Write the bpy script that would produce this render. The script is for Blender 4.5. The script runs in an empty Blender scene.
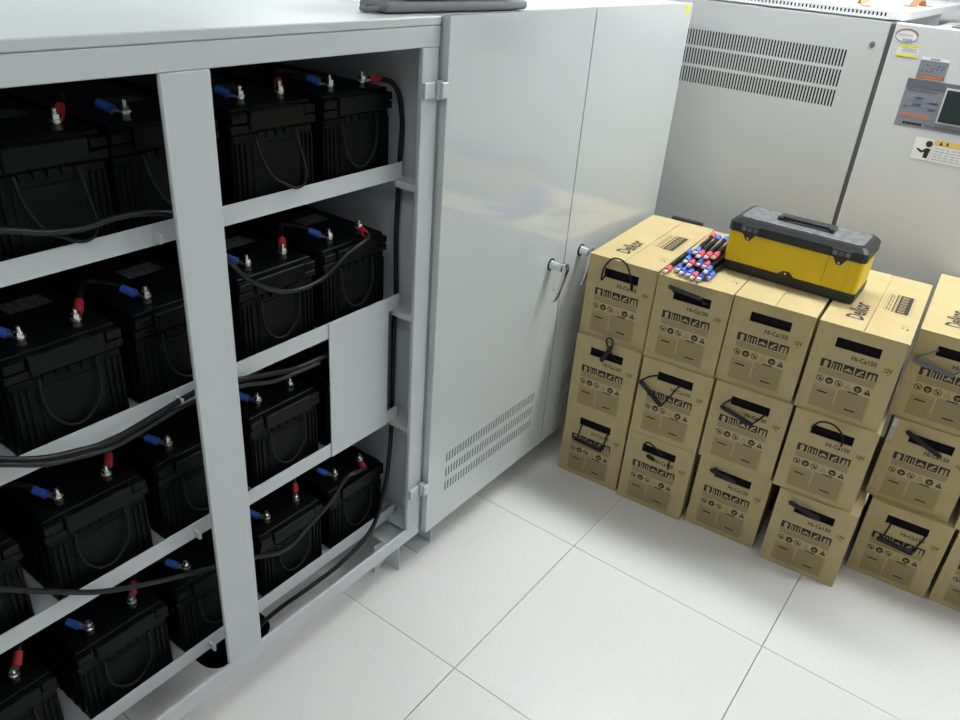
import bpy, bmesh, math, random
from mathutils import Vector, Matrix
random.seed(7)
scene = bpy.context.scene
COL = scene.collection

# ------------------------------------------------------------------ camera
cam_d = bpy.data.cameras.new('camera'); cam = bpy.data.objects.new('camera', cam_d); COL.objects.link(cam)
RT = Vector((0.5966392, -0.79934743, 0.07117119))
DN = Vector((-0.35030908, -0.33920716, -0.87305329))
FW = Vector((0.72201469, 0.49596591, -0.48240295))
m = Matrix.Identity(4)
for i in range(3):
    m[i][0] = RT[i]; m[i][1] = -DN[i]; m[i][2] = -FW[i]
m[0][3], m[1][3], m[2][3] = -1.13492869, -0.78068055, 1.66342631
cam.matrix_world = m
cam_d.sensor_width = 36.0; cam_d.lens = 783.49 / 960 * 36.0; cam_d.clip_start = 0.02
scene.camera = cam

# ------------------------------------------------------------------ world, exposure
w = bpy.data.worlds.new('world'); scene.world = w; w.use_nodes = True
w.node_tree.nodes['Background'].inputs[0].default_value = (0.8, 0.85, 0.9, 1)
w.node_tree.nodes['Background'].inputs[1].default_value = 0.05
vs = scene.view_settings
vs.view_transform = 'Standard'; vs.look = 'None'; vs.gamma = 1.0; vs.use_curve_mapping = False
vs.exposure = 0.12
# ceiling luminaires: (x, y, length along y, strength); built further down as fixtures
LIGHTS = [(1.46, -0.15, 1.24, 38.0, 'above the cardboard cartons'), (1.46, -1.75, 1.24, 25.0, 'to the right of the one above the cartons'),
          (-1.15, -0.55, 1.24, 8.5, 'above the aisle in front of the open cabinet'), (-1.15, -2.3, 1.24, 7.0, 'on the far right of the aisle'),
          (-0.7, 1.75, 1.24, 17.0, 'added behind the open cabinet to brighten its top'), (1.32, 1.75, 1.24, 26.0, 'added behind the closed cabinet to brighten the tops')]  # these two are added, unseen, to brighten the cabinet and unit tops

# ------------------------------------------------------------------ materials
def mat(name, col, rough=0.5, metal=0.0, spec=0.5, noise=None, bump=None, coat=0.0):
    """noise=(scale, colour2, sharpness low, high); bump=(scale, strength)"""
    mt = bpy.data.materials.new(name); mt.use_nodes = True
    nt = mt.node_tree; b = nt.nodes['Principled BSDF']
    b.inputs['Base Color'].default_value = (*col, 1); b.inputs['Roughness'].default_value = rough
    b.inputs['Metallic'].default_value = metal; b.inputs['Specular IOR Level'].default_value = spec
    b.inputs['Coat Weight'].default_value = coat; b.inputs['Coat Roughness'].default_value = 0.02
    if noise or bump:
        tc = nt.nodes.new('ShaderNodeTexCoord')
    if noise:
        n = nt.nodes.new('ShaderNodeTexNoise'); n.inputs['Scale'].default_value = noise[0]; n.inputs['Detail'].default_value = 4
        nt.links.new(tc.outputs['Object'], n.inputs['Vector'])
        r = nt.nodes.new('ShaderNodeValToRGB')
        r.color_ramp.elements[0].position = noise[2]; r.color_ramp.elements[1].position = noise[3]
        r.color_ramp.elements[0].color = (*noise[1], 1); r.color_ramp.elements[1].color = (*col, 1)
        nt.links.new(n.outputs['Fac'], r.inputs['Fac']); nt.links.new(r.outputs['Color'], b.inputs['Base Color'])
    if bump:
        n2 = nt.nodes.new('ShaderNodeTexNoise'); n2.inputs['Scale'].default_value = bump[0]; n2.inputs['Detail'].default_value = 3
        nt.links.new(tc.outputs['Object'], n2.inputs['Vector'])
        bp = nt.nodes.new('ShaderNodeBump'); bp.inputs['Strength'].default_value = bump[1]; bp.inputs['Distance'].default_value = 0.002
        nt.links.new(n2.outputs['Fac'], bp.inputs['Height']); nt.links.new(bp.outputs['Normal'], b.inputs['Normal'])
    return mt
def emis(name, col, s):
    mt = bpy.data.materials.new(name); mt.use_nodes = True; b = mt.node_tree.nodes['Principled BSDF']
    b.inputs['Base Color'].default_value = (0.8, 0.8, 0.8, 1)
    b.inputs['Emission Color'].default_value = (*col, 1); b.inputs['Emission Strength'].default_value = s
    return mt
M = dict(
    paint=mat('grey_cabinet_paint', (0.535, 0.57, 0.578), 0.42, bump=(350, 0.04)),
    gloss=mat('glossy_grey_door_paint', (0.555, 0.59, 0.592), 0.03, spec=0.85, coat=0.12),
    ups=mat('grey_power_unit_paint', (0.545, 0.562, 0.56), 0.38, bump=(500, 0.05)),
    upslight=mat('pale_grey_power_unit_paint', (0.60, 0.615, 0.615), 0.38, bump=(500, 0.05)),
    capwhite=mat('white_grey_cap_paint', (0.72, 0.73, 0.73), 0.4),
    gripgrey=mat('dark_grey_grip', (0.035, 0.035, 0.036), 0.4),
    gapgrey=mat('grey_gap_shade', (0.10, 0.105, 0.105), 0.6),  # tone of the shaded gap between the units, put into the colour
    dark=mat('dark_gap', (0.007, 0.0075, 0.008), 0.8, spec=0.1),  # near-black painted in for shade in gaps, holes and pit; also panel print
    tile=mat('white_vinyl_tile', (0.755, 0.742, 0.725), 0.33, noise=(260, (0.62, 0.62, 0.60), 0.34, 0.46), bump=(40, 0.01)),
    joint=mat('tile_joint', (0.36, 0.36, 0.36), 0.8),
    wall=mat('white_wall', (0.55, 0.56, 0.55), 0.8), ceil=mat('white_ceiling', (0.8, 0.8, 0.8), 0.9, noise=(90, (0.7, 0.7, 0.7), 0.4, 0.5)),
    card=mat('kraft_cardboard', (0.505, 0.40, 0.208), 0.75, spec=0.2, noise=(14, (0.465, 0.365, 0.187), 0.35, 0.65), bump=(60, 0.05)),
    ink=mat('black_ink', (0.022, 0.018, 0.014), 0.7), blockink=mat('tinted_text_block', (0.405, 0.318, 0.162), 0.8, spec=0.1), greyink=mat('thin_ink', (0.29, 0.23, 0.12), 0.8, spec=0.1),
    inklight=mat('unprinted_board', (0.475, 0.37, 0.19), 0.8, spec=0.1),
    black=mat('black_plastic', (0.0030, 0.0032, 0.0034), 0.5, spec=0.13, bump=(300, 0.05)),
    blacktop=mat('black_lid_plastic', (0.0032, 0.0034, 0.0036), 0.42, spec=0.15),
    rubber=mat('black_rubber', (0.008, 0.008, 0.009), 0.4, spec=0.35), rope=mat('black_cord', (0.008, 0.008, 0.008), 0.6, spec=0.25),
    lead=mat('lead', (0.10, 0.10, 0.105), 0.45, 0.8), steel=mat('zinc_steel', (0.75, 0.74, 0.72), 0.22, 1.0),
    chrome=mat('chrome', (0.66, 0.66, 0.67), 0.07, 1.0),
    tin=mat('tinned_copper', (0.8, 0.79, 0.76), 0.3, 1.0),
    red=mat('red_sleeve', (0.62, 0.035, 0.05), 0.4), blue=mat('blue_sleeve', (0.035, 0.12, 0.55), 0.4),
    pinkred=mat('pale_red_sleeve', (0.78, 0.11, 0.15), 0.4), paleblue=mat('pale_blue_sleeve', (0.10, 0.20, 0.72), 0.4),
    label=mat('grey_label', (0.22, 0.22, 0.225), 0.5, noise=(220, (0.08, 0.08, 0.08), 0.45, 0.55)),
    yellow=mat('yellow_plastic', (0.80, 0.58, 0.006), 0.42, noise=(8, (0.72, 0.51, 0.005), 0.3, 0.7)),
    grip=mat('black_grip', (0.010, 0.010, 0.011), 0.45, spec=0.3), toolblack=mat('charcoal_plastic', (0.020, 0.021, 0.024), 0.42, bump=(200, 0.1)),
    toolgrey=mat('glint_flecked_grey_plastic', (0.20, 0.20, 0.205), 0.33, noise=(60, (0.10, 0.10, 0.105), 0.4, 0.6), bump=(90, 0.15)),  # pale flecks put specular glints into the colour
    stickyel=mat('yellow_sticker', (0.80, 0.74, 0.02), 0.5), stickwhite=mat('white_sticker', (0.80, 0.80, 0.80), 0.45),
    panelblue=mat('slate_panel', (0.225, 0.235, 0.285), 0.35), paneldark=mat('dark_slate_panel', (0.13, 0.135, 0.16), 0.35),
    panelmid=mat('slate_print', (0.10, 0.13, 0.19), 0.5), lcd=mat('lcd_glass', (0.022, 0.035, 0.036), 0.15),
    silver=mat('silver_bezel', (0.62, 0.62, 0.63), 0.4), orange=mat('orange_print', (0.62, 0.17, 0.07), 0.5),
    amber=mat('amber_print', (0.80, 0.56, 0.12), 0.5), brown=mat('maroon_print', (0.28, 0.12, 0.10), 0.5), printgrey=mat('grey_print', (0.45, 0.45, 0.46), 0.6),
    pinkprint=mat('pink_print', (0.66, 0.46, 0.47), 0.5), blueprint=mat('blue_print', (0.22, 0.26, 0.45), 0.5),
    navy=mat('navy_fabric', (0.012, 0.016, 0.03), 0.85, bump=(120, 0.3)), greyfab=mat('grey_fabric', (0.20, 0.20, 0.21), 0.85, bump=(400, 0.2)),
    greystrap=mat('blue_grey_plastic', (0.12, 0.13, 0.16), 0.4), copper=mat('copper', (0.72, 0.36, 0.2), 0.35, 0.8),
)

# ------------------------------------------------------------------ mesh helpers
class MB:
    def __init__(s): s.v = []; s.f = []; s.mi = []; s.sm = []
    def add(s, v, f, mi=0, smooth=False):
        o = len(s.v); s.v += [tuple(p) for p in v]
        for q in f: s.f.append([i + o for i in q]); s.mi.append(mi); s.sm.append(smooth)
        return s
    def box(s, x0, x1, y0, y1, z0, z1, mi=0, b=0.0):
        if x0 > x1: x0, x1 = x1, x0
        if y0 > y1: y0, y1 = y1, y0
        if z0 > z1: z0, z1 = z1, z0
        if b <= 0:
            v = [(x, y, z) for z in (z0, z1) for y in (y0, y1) for x in (x0, x1)]
            return s.add(v, [(0, 2, 3, 1), (4, 5, 7, 6), (0, 1, 5, 4), (2, 6, 7, 3), (0, 4, 6, 2), (1, 3, 7, 5)], mi)
        b = min(b, (x1 - x0) / 2.01, (y1 - y0) / 2.01, (z1 - z0) / 2.01)
        pts = []
        for x, dx in ((x0, b), (x1, -b)):
            for y, dy in ((y0, b), (y1, -b)):
                for z, dz in ((z0, b), (z1, -b)):
                    pts += [(x, y + dy, z + dz), (x + dx, y, z + dz), (x + dx, y + dy, z)]
        return s.hull(pts, mi)
    def hull(s, pts, mi=0, smooth=False):
        bm = bmesh.new()
        for p in pts: bm.verts.new(p)
        bmesh.ops.convex_hull(bm, input=bm.verts)
        bmesh.ops.dissolve_limit(bm, angle_limit=0.01, verts=bm.verts, edges=bm.edges)
        bmesh.ops.recalc_face_normals(bm, faces=bm.faces)
        bm.verts.index_update()
        s.add([v.co[:] for v in bm.verts], [[v.index for v in f.verts] for f in bm.faces], mi, smooth); bm.free(); return s
    def cyl(s, p, q, r, n=12, mi=0, r2=None, smooth=True, cap=True):
        p = Vector(p); q = Vector(q); a = (q - p).normalized(); t = a.orthogonal().normalized(); u = a.cross(t)
        r2 = r if r2 is None else r2; v = []
        for c, rr in ((p, r), (q, r2)):
            for i in range(n):
                g = 2 * math.pi * i / n; v.append(c + (t * math.cos(g) + u * math.sin(g)) * rr)
        s.add(v, [(i, (i + 1) % n, n + (i + 1) % n, n + i) for i in range(n)], mi, smooth)
        if cap: s.add(v, [tuple(range(n))[::-1], tuple(range(n, 2 * n))], mi)
        return s
    def tube(s, pts, r, n=8, mi=0, sub=6, flat=None):
        pts = [Vector(p) for p in pts]
        if sub > 1 and len(pts) > 2:
            P = [2 * pts[0] - pts[1]] + pts + [2 * pts[-1] - pts[-2]]; out = []
            for i in range(1, len(P) - 2):
                for k in range(sub):
                    t = k / sub; a, b, c, d = P[i - 1:i + 3]
                    out.append(0.5 * ((2 * b) + (c - a) * t + (2 * a - 5 * b + 4 * c - d) * t * t + (3 * b - a - 3 * c + d) * t ** 3))
            out.append(pts[-1]); pts = out
        v = []; t = (pts[1] - pts[0]).normalized(); nrm = t.orthogonal().normalized()
        for i, p in enumerate(pts):
            a = pts[max(i - 1, 0)]; b = pts[min(i + 1, len(pts) - 1)]; t = (b - a).normalized()
            nrm = (nrm - t * nrm.dot(t)).normalized(); bn = t.cross(nrm)
            for k in range(n):
                g = 2 * math.pi * k / n; v.append(p + nrm * (math.cos(g) * r) + bn * (math.sin(g) * r * (flat or 1)))
        L = len(pts)
        s.add(v, [(i * n + k, i * n + (k + 1) % n, (i + 1) * n + (k + 1) % n, (i + 1) * n + k) for i in range(L - 1) for k in range(n)], mi, True)
        s.add(v[:n], [tuple(range(n))[::-1]], mi); s.add(v[-n:], [tuple(range(n))], mi)
        return s
    def prism(s, poly, ext, mi=0):
        """poly: 3D points of a planar outline, ext: extrusion vector"""
        e = Vector(ext); n = len(poly); v = [Vector(p) for p in poly] + [Vector(p) + e for p in poly]
        return s.add(v, [tuple(range(n))[::-1], tuple(range(n, 2 * n))] + [(i, (i + 1) % n, n + (i + 1) % n, n + i) for i in range(n)], mi)
    def perf(s, O, U, V, N, wd, ht, holes, depth, mi=0):
        """plate face with real rectangular openings (u0,u1,v0,v1) and their side walls going back along -N"""
        O, U, V, N = Vector(O), Vector(U), Vector(V), Vector(N)
        P = lambda u, v, d=0: O + U * u + V * v - N * d
        vs_ = sorted({0, ht} | {h[2] for h in holes} | {h[3] for h in holes})
        for a, b in zip(vs_, vs_[1:]):
            row = sorted((h[0], h[1]) for h in holes if h[2] <= a + 1e-9 and h[3] >= b - 1e-9)
            u = 0
            for h0, h1 in row + [(wd, wd)]:
                if h0 - u > 1e-6: s.add([P(u, a), P(h0, a), P(h0, b), P(u, b)], [(0, 1, 2, 3)], mi)
                u = h1
        for u0, u1, v0, v1 in holes:
            c = [(u0, v0), (u1, v0), (u1, v1), (u0, v1)]
            v = [P(*q) for q in c] + [P(*q, depth) for q in c]
            s.add(v, [(i, i + 4, (i + 1) % 4 + 4, (i + 1) % 4) for i in range(4)], mi)
        return s
    def mesh(s, name, mats, recalc=False):
        me = bpy.data.meshes.new(name); me.from_pydata(s.v, [], s.f)
        for mt in mats: me.materials.append(M[mt] if isinstance(mt, str) else mt)
        for p, i, k in zip(me.polygons, s.mi, s.sm): p.material_index = i; p.use_smooth = k
        if recalc:
            bm = bmesh.new(); bm.from_mesh(me); bmesh.ops.recalc_face_normals(bm, faces=bm.faces); bm.to_mesh(me); bm.free()
        me.update(); return me
    def build(s, name, mats, parent=None, loc=None, rz=0, recalc=True):
        if isinstance(mats, str): mats = [mats]
        return link(name, s.mesh(name, mats, recalc), parent, loc, rz)
def link(name, me, parent=None, loc=None, rz=0):
    o = bpy.data.objects.new(name, me); COL.objects.link(o); o.parent = parent
    if loc: o.location = loc
    o.rotation_euler.z = rz
    return o
def tag(o, label=None, cat=None, group=None, kind=None):
    if label: o['label'] = label
    if cat: o['category'] = cat
    if group: o['group'] = group
    if kind: o['kind'] = kind
    return o
def thing(name, label, cat, loc=(0, 0, 0), rz=0, group=None):
    o = bpy.data.objects.new(name, None); COL.objects.link(o); o.location = loc; o.rotation_euler.z = rz
    o.empty_display_size = 0.05
    return tag(o, label, cat, group)
def copy_tree(o, parent=None):
    c = o.copy(); COL.objects.link(c); c.parent = parent
    for ch in list(o.children): copy_tree(ch, c)
    return c
def text_polys(txt, size, bold=0.0, squeeze=1.0):
    """flat glyph mesh of a text: (verts2d, faces), left-bottom aligned at 0,0"""
    cu = bpy.data.curves.new('t', 'FONT'); cu.body = txt; cu.size = size; cu.fill_mode = 'BOTH'; cu.offset = bold; cu.resolution_u = 2
    o = bpy.data.objects.new('t', cu); COL.objects.link(o)
    dg = bpy.context.evaluated_depsgraph_get(); me = bpy.data.meshes.new_from_object(o.evaluated_get(dg))
    v = [(p.co.x * squeeze, p.co.y) for p in me.vertices]; f = [tuple(p.vertices) for p in me.polygons]
    bpy.data.objects.remove(o); bpy.data.curves.remove(cu); bpy.data.meshes.remove(me)
    return v, f
class Print:
    """flat print on a surface: 2D shapes (u, v) mapped by P(u, v)"""
    def __init__(s, P): s.mb = MB(); s.P = P
    def rect(s, u0, u1, v0, v1, mi=0, lift=0): s.mb.add([s.P(u0, v0, lift), s.P(u1, v0, lift), s.P(u1, v1, lift), s.P(u0, v1, lift)], [(0, 1, 2, 3)], mi)
    def poly(s, pts, mi=0, lift=0): s.mb.add([s.P(u, v, lift) for u, v in pts], [tuple(range(len(pts)))], mi)
    def disc(s, u, v, r, mi=0, lift=0, n=14, ry=None): s.poly([(u + r * math.cos(2 * math.pi * i / n), v + (ry or r) * math.sin(2 * math.pi * i / n)) for i in range(n)], mi, lift)
    def ring(s, u, v, r, t, mi=0, lift=0, n=14, ry=None, a0=0, a1=1):
        ry = ry or r; k = ry / r; q = []
        for i in range(n + 1):
            g = 2 * math.pi * (a0 + (a1 - a0) * i / n); q.append((s.P(u + r * math.cos(g), v + r * k * math.sin(g), lift), s.P(u + (r - t) * math.cos(g), v + (r * k - t) * math.sin(g), lift)))
        for a, b in zip(q, q[1:]): s.mb.add([a[0], b[0], b[1], a[1]], [(0, 1, 2, 3)], mi)
    def line(s, a, b, t, mi=0, lift=0):
        d = Vector((b[0] - a[0], b[1] - a[1])); n = Vector((-d.y, d.x)).normalized() * t / 2
        s.poly([(a[0] + n.x, a[1] + n.y), (b[0] + n.x, b[1] + n.y), (b[0] - n.x, b[1] - n.y), (a[0] - n.x, a[1] - n.y)], mi, lift)
    def text(s, txt, u, v, size, mi=0, lift=0, bold=0.0, squeeze=1.0, rot=0):
        vv, ff = text_polys(txt, size, bold, squeeze); c, q = math.cos(rot), math.sin(rot)
        s.mb.add([s.P(u + a * c - b * q, v + a * q + b * c, lift) for a, b in vv], ff, mi)
    def fit(s, txt, u0, u1, v0, v1, mi=0, lift=0, bold=0.0):
        vv, ff = text_polys(txt, 1.0, bold)
        a0 = min(p[0] for p in vv); a1 = max(p[0] for p in vv); b0 = min(p[1] for p in vv); b1 = max(p[1] for p in vv)
        s.mb.add([s.P(u0 + (a - a0) / (a1 - a0) * (u1 - u0), v0 + (b - b0) / (b1 - b0) * (v1 - v0), lift) for a, b in vv], ff, mi)

# ------------------------------------------------------------------ the room
RX0, RX1, RY0, RY1, RH = -3.6, 3.0, -3.6, 3.0, 2.6
HX, HY, HR = -0.300, 0.517, 0.100                       # rounded cable cut-out in one floor tile
def structure(o): o['kind'] = 'structure'; return o
fl = MB(); 
fl.box(RX0, RX1, RY0, RY1, -0.40, -0.38)
fl.box(RX0 - .1, RX0, RY0, RY1, -0.40, 0); fl.box(RX1, RX1 + .1, RY0, RY1, -0.40, 0)
fl.box(RX0, RX1, RY0 - .1, RY0, -0.40, 0); fl.box(RX0, RX1, RY1, RY1 + .1, -0.40, 0)
floor = structure(fl.build('floor', 'joint'))
tm = MB().box(0.0009, 0.5991, 0.0009, 0.5991, -0.03, 0.0, b=0.0005).mesh('floor_tile', ['tile', 'joint'])
def hole_r(c, s_): return 1 / ((abs(c) / 0.102) ** 3.2 + (abs(s_) / 0.080) ** 3.2) ** (1 / 3.2)
def hole_tile(ox, oy):
    b = MB(); n = 48; sq = []; ci = []
    cx, cy = HX - ox, HY - oy
    for i in range(n):
        g = 2 * math.pi * i / n; c, s_ = math.cos(g), math.sin(g)
        q_ = hole_r(c, s_); ci.append((cx + q_ * c, cy + q_ * s_))
        k = min(((0.5988 - cx) / c if c > 1e-9 else 9), ((0.0012 - cx) / c if c < -1e-9 else 9), ((0.5988 - cy) / s_ if s_ > 1e-9 else 9), ((0.0012 - cy) / s_ if s_ < -1e-9 else 9))
        sq.append((cx + k * c, cy + k * s_))
    # exact square corners are added by snapping the nearest ray
    for q in ((0.0012, 0.0012), (0.5988, 0.0012), (0.0012, 0.5988), (0.5988, 0.5988)):
        i = min(range(n), key=lambda j: (sq[j][0] - q[0]) ** 2 + (sq[j][1] - q[1]) ** 2); sq[i] = q
    v = [(x, y, 0) for x, y in ci] + [(x, y, 0) for x, y in sq] + [(x, y, -0.03) for x, y in ci] + [(x, y, -0.03) for x, y in sq]
    for i in range(n):
        j = (i + 1) % n
        b.add([v[i], v[j], v[n + j], v[n + i]], [(0, 3, 2, 1)], 0)
        b.add([v[i], v[j], v[2 * n + j], v[2 * n + i]], [(0, 1, 2, 3)], 1)
        b.add([v[n + i], v[n + j], v[3 * n + j], v[3 * n + i]], [(0, 3, 2, 1)], 0)
    return b.mesh('floor_tile', ['tile', 'dark'], True)
for i in range(-6, 5):
    for j in range(-6, 5):
        ox, oy = i * 0.6, j * 0.6
        link('floor_tile', hole_tile(ox, oy) if (i, j) == (-1, 0) else tm, floor, (ox, oy, 0))
pit = MB(); ring = []
for i in range(48):
    c, s_ = math.cos(math.pi * i / 24), math.sin(math.pi * i / 24); q_ = hole_r(c, s_) + .002; ring.append((HX + q_ * c, HY + q_ * s_))
pit.add([(x, y, z) for z in (-.379, -.031) for x, y in ring], [(i, (i + 1) % 48, 48 + (i + 1) % 48, 48 + i) for i in range(48)])
pit.build('cable_pit', 'dark', floor)
structure(MB().box(RX0, RX1, RY0, RY1, RH, RH + 0.1).build('ceiling', 'ceil'))
structure(MB().box(RX1, RX1 + 0.1, RY0, RY1, 0, RH).build('wall_back', 'wall'))
structure(MB().box(RX0 - 0.1, RX0, RY0, RY1, 0, RH).build('wall_front', 'wall'))
structure(MB().box(RX0, RX1, RY1, RY1 + 0.1, 0, RH).build('wall_left', 'wall'))
structure(MB().box(RX0, RX1, RY0 - 0.1, RY0, 0, RH).build('wall_right', 'wall'))
for x, y, L, st, wh in LIGHTS:
    t = thing('ceiling_light', 'rectangular fluorescent light in the white ceiling ' + wh, 'light', (x, y, RH), 0, 'ceiling lights')
    f = MB(); hx, hy = 0.16, L / 2
    for a in ((-hx, hx, -hy, -hy + .02), (-hx, hx, hy - .02, hy), (-hx, -hx + .02, -hy + .02, hy - .02), (hx - .02, hx, -hy + .02, hy - .02)):
        f.box(*a, -0.025, -0.0005)
    f.build('frame', 'capwhite', t)
    em = emis('lit_diffuser', (0.95, 0.99, 1.0), st)
    MB().box(-hx + .021, hx - .021, -hy + .021, hy - .021, -0.018, -0.006).build('diffuser', [em], t)

# ------------------------------------------------------------------ open battery cabinet
Y0 = 0.33; CX0, CX1, CT, CB = -1.0, 0.240, 1.497, 1.04
RT_Z = [1.184, 0.856, 0.526, 0.188]                    # upper edge of each shelf rail
oc = thing('battery_rack_cabinet', 'open grey metal cabinet with four shelves of black batteries and a wide centre post', 'cabinet')
MB().box(CX0, CX1, Y0, CB, 1.480, CT, b=0.002).build('top_panel', 'paint', oc)
MB().box(CX0, CX1, Y0 + .001, Y0 + 0.012, 1.438, 1.479, b=0.0015).build('header', 'paint', oc)
MB().box(CX0, CX1, Y0 + .001, Y0 + 0.009, 0.100, 0.145, b=0.0015).build('bottom_rail', 'paint', oc)
MB().box(-0.425, -0.333, Y0 + .001, Y0 + 0.010, 0.1455, 1.4375, b=0.002).build('centre_post', 'paint', oc)
for a, b in ((0.185, 0.2385), (CX0 + .0015, CX0 + .055)):
    MB().box(a, b, Y0 + .001, Y0 + 0.012, 0.1455, 1.4375, b=0.0015).build('corner_post', 'paint', oc)
for a in (CX1 - 0.0035, CX0 + 0.0015):
    MB().box(a, a + 0.002, Y0 + .0125, CB - .002, 0.1, 1.479).build('side_panel', 'paint', oc)
MB().box(CX0 + .004, CX1 - .004, CB - .004, CB - .001, 0.1, 1.479).build('back_panel', 'paint', oc)
for k, z in enumerate(RT_Z):
    r = MB(); r.box(CX0 + 0.03, 0.208, 0.400, 0.4025, z - 0.038, z); r.box(CX0 + .03, 0.208, 0.4025, 0.45, z - 0.038, z - 0.0355)
    r.build('shelf_rail', 'paint', oc)
    MB().box(CX0 + 0.03, 0.208, 0.4505, 0.97, z - 0.0385, z - 0.0365).build('shelf_plate', 'paint', oc)
    for sx in (1, -1):                                   # angle bracket along each side wall
        b = MB(); xw = CX1 - .0045 if sx > 0 else CX0 + .0045
        for ya, yb in ((Y0 + .013, .412), (.446, CB - .01)):
            b.box(xw, xw - sx * 0.045, ya, yb, z - 0.0425, z - 0.0395); b.box(xw - sx * .0425, xw - sx * 0.045, ya, yb, z - 0.056, z - 0.0425)
        b.box(xw, xw - sx * 0.002, Y0 + 0.013, CB - .01, z - 0.0395, z - 0.022)
        b.build('side_bracket', 'paint', oc)
    MB().box(-0.4300, -0.4235, .378, .3998, z - .030, z - .012, b=.0015).build('post_tab', 'paint', oc)
MB().box(0.130, CX1 - .005, Y0 + .0095, 0.98, 0.112, 0.115).build('base_plate', 'paint', oc)
MB().box(-0.033, 0.166, 0.3965, 0.3995, 0.4875, 0.857, b=0.0008).build('cover_plate', 'paint', oc)
for x in (0.163, CX0 + .06):
    for y in (0.341, CB - .06):
        l = MB(); l.box(x, x + .004, y, y + .05, 0, 0.0995); l.box(x - .05, x, y + 0.046, y + .05, 0, 0.0995); l.build('leg', 'paint', oc)
for z in (1.352, 0.272):
    h = MB(); h.box(0.186, 0.222, 0.322, Y0, z - .017, z + .017, b=0.002); h.cyl((0.2305, 0.320, z - .019), (0.2305, 0.320, z + .019), 0.0085, 14); h.box(0.224, 0.2455, 0.305, 0.313, z - .017, z + .017, b=0.002)
    h.build('hinge', 'paint', oc)

# ------------------------------------------------------------------ closed cabinet with two doors
YD = 0.31
cc = thing('double_door_cabinet', 'closed glossy grey metal cabinet with two doors and chrome lever handles', 'cabinet')
MB().box(0.247, 1.497, 0.332, CB, 1.480, CT, b=.002).build('top_panel', 'paint', cc)
MB().box(0.247, 1.497, 0.334, CB, 0.118, 1.479, b=.002).build('body', 'paint', cc)
for x in (0.285, 1.40):
    for y in (0.345, CB - .08):
        l = MB(); l.box(x + .03, x + .034, y, y + .05, 0.003, 0.117); l.box(x - .03, x + .034, y, y + .06, 0, 0.003); l.build('leg', 'paint', cc)
def door(x0, x1, y, mirror, z0, z1):
    wd, ht = x1 - x0, z1 - z0
    d = MB(); holes = []
    n = 36; a0 = 0.078 if not mirror else wd - 0.078 - 0.455
    for v0, v1 in ((0.283, 0.322), (0.232, 0.270), (0.181, 0.219)):
        for i in range(n):
            u = a0 + i * 0.0128; holes.append((u, u + 0.0052, v0 - z0 + .035, v1 - z0 + .035 - .006))
    d.perf((x0, y, z0), (1, 0, 0), (0, 0, 1), (0, -1, 0), wd, ht, holes, 0.0018)
    d.add([(x0, y, z0), (x0, y + .02, z0), (x0, y + .02, z1), (x0, y, z1)], [(0, 3, 2, 1)])
    d.add([(x1, y, z0), (x1, y + .02, z0), (x1, y + .02, z1), (x1, y, z1)], [(0, 1, 2, 3)])
    d.add([(x0, y, z1), (x1, y, z1), (x1, y + .02, z1), (x0, y + .02, z1)], [(0, 1, 2, 3)])
    d.add([(x0, y, z0), (x1, y, z0), (x1, y + .02, z0), (x0, y + .02, z0)], [(0, 3, 2, 1)])
    o = d.build('door', 'gloss', cc, recalc=False)
    MB().box(x0 + .01, x1 - .01, y + .004, y + .0195, z0 + .01, z1 - .01).build('vent_shade_sheet', 'dark', o)  # near-black sheet paints the shade behind the vent slots
    return o
d1 = door(0.2455, 0.8620, YD, False, 0.108, 1.4995)
d2 = door(0.8665, 1.4955, YD, True, 0.108, 1.4995)
MB().box(0.8624, 0.8661, YD + .0016, YD + .0225, 0.12, 1.495).build('seam_shade_strip', 'dark', cc)  # near-black strip paints the shaded seam between the doors
def handle(x, z, y, d, k=1.0):
    MB().cyl((x, y - .0001, z), (x, y - .0028, z), 0.0195, 24).build('handle_gasket', 'rubber', d)
    h = MB(); h.cyl((x, y, z), (x, y - .006, z), 0.0165, 24); h.cyl((x, y - .006, z), (x, y - .024, z), 0.0150, 20, r2=0.0135); h.cyl((x, y - .024, z), (x, y - .033 * k, z), 0.0135, 20)
    h.build('handle_spindle', 'chrome', d)
    l = MB(); rows = []
    for zz, yy, hw, th in ((0.016, -.037, .0105, .010), (0.0, -.041, .0125, .012), (-.02, -.039, .0115, .010), (-.05, -.035, .0095, .008), (-.085, -.029, .0085, .007), (-.112, -.021, .0075, .006), (-.118, -.015, .006, .004)):
        rows.append([(x + sx * hw, y + yy * k + sy * th / 2, z + zz) for sx, sy in ((-1, -1), (1, -1), (1, 1), (-1, 1))])
    v = sum(rows, []); nr = len(rows)
    l.add(v, [(i * 4 + k, i * 4 + (k + 1) % 4, i * 4 + 4 + (k + 1) % 4, i * 4 + 4 + k) for i in range(nr - 1) for k in range(4)] + [(0, 1, 2, 3), tuple(range(4 * nr - 4, 4 * nr))[::-1]])
    o = l.build('handle_lever', 'chrome', d)
    bv = o.modifiers.new('b', 'BEVEL'); bv.width = 0.002; bv.segments = 2; bv.limit_method = 'ANGLE'; bv.angle_limit = 0.6
    MB().cyl((x + .036, y, z - .095), (x + .036, y - .0015, z - .095), 0.003, 10).build('door_screw', 'chrome', d)
handle(0.785, 0.797, YD, d1, 1.3); handle(0.962, 0.797, YD, d2)
tag(MB().box(1.446, 1.474, YD - .0008, YD - .0001, 1.468, 1.492).build('corner_sticker', 'stickyel', d2), 'small yellow sticker')

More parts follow.
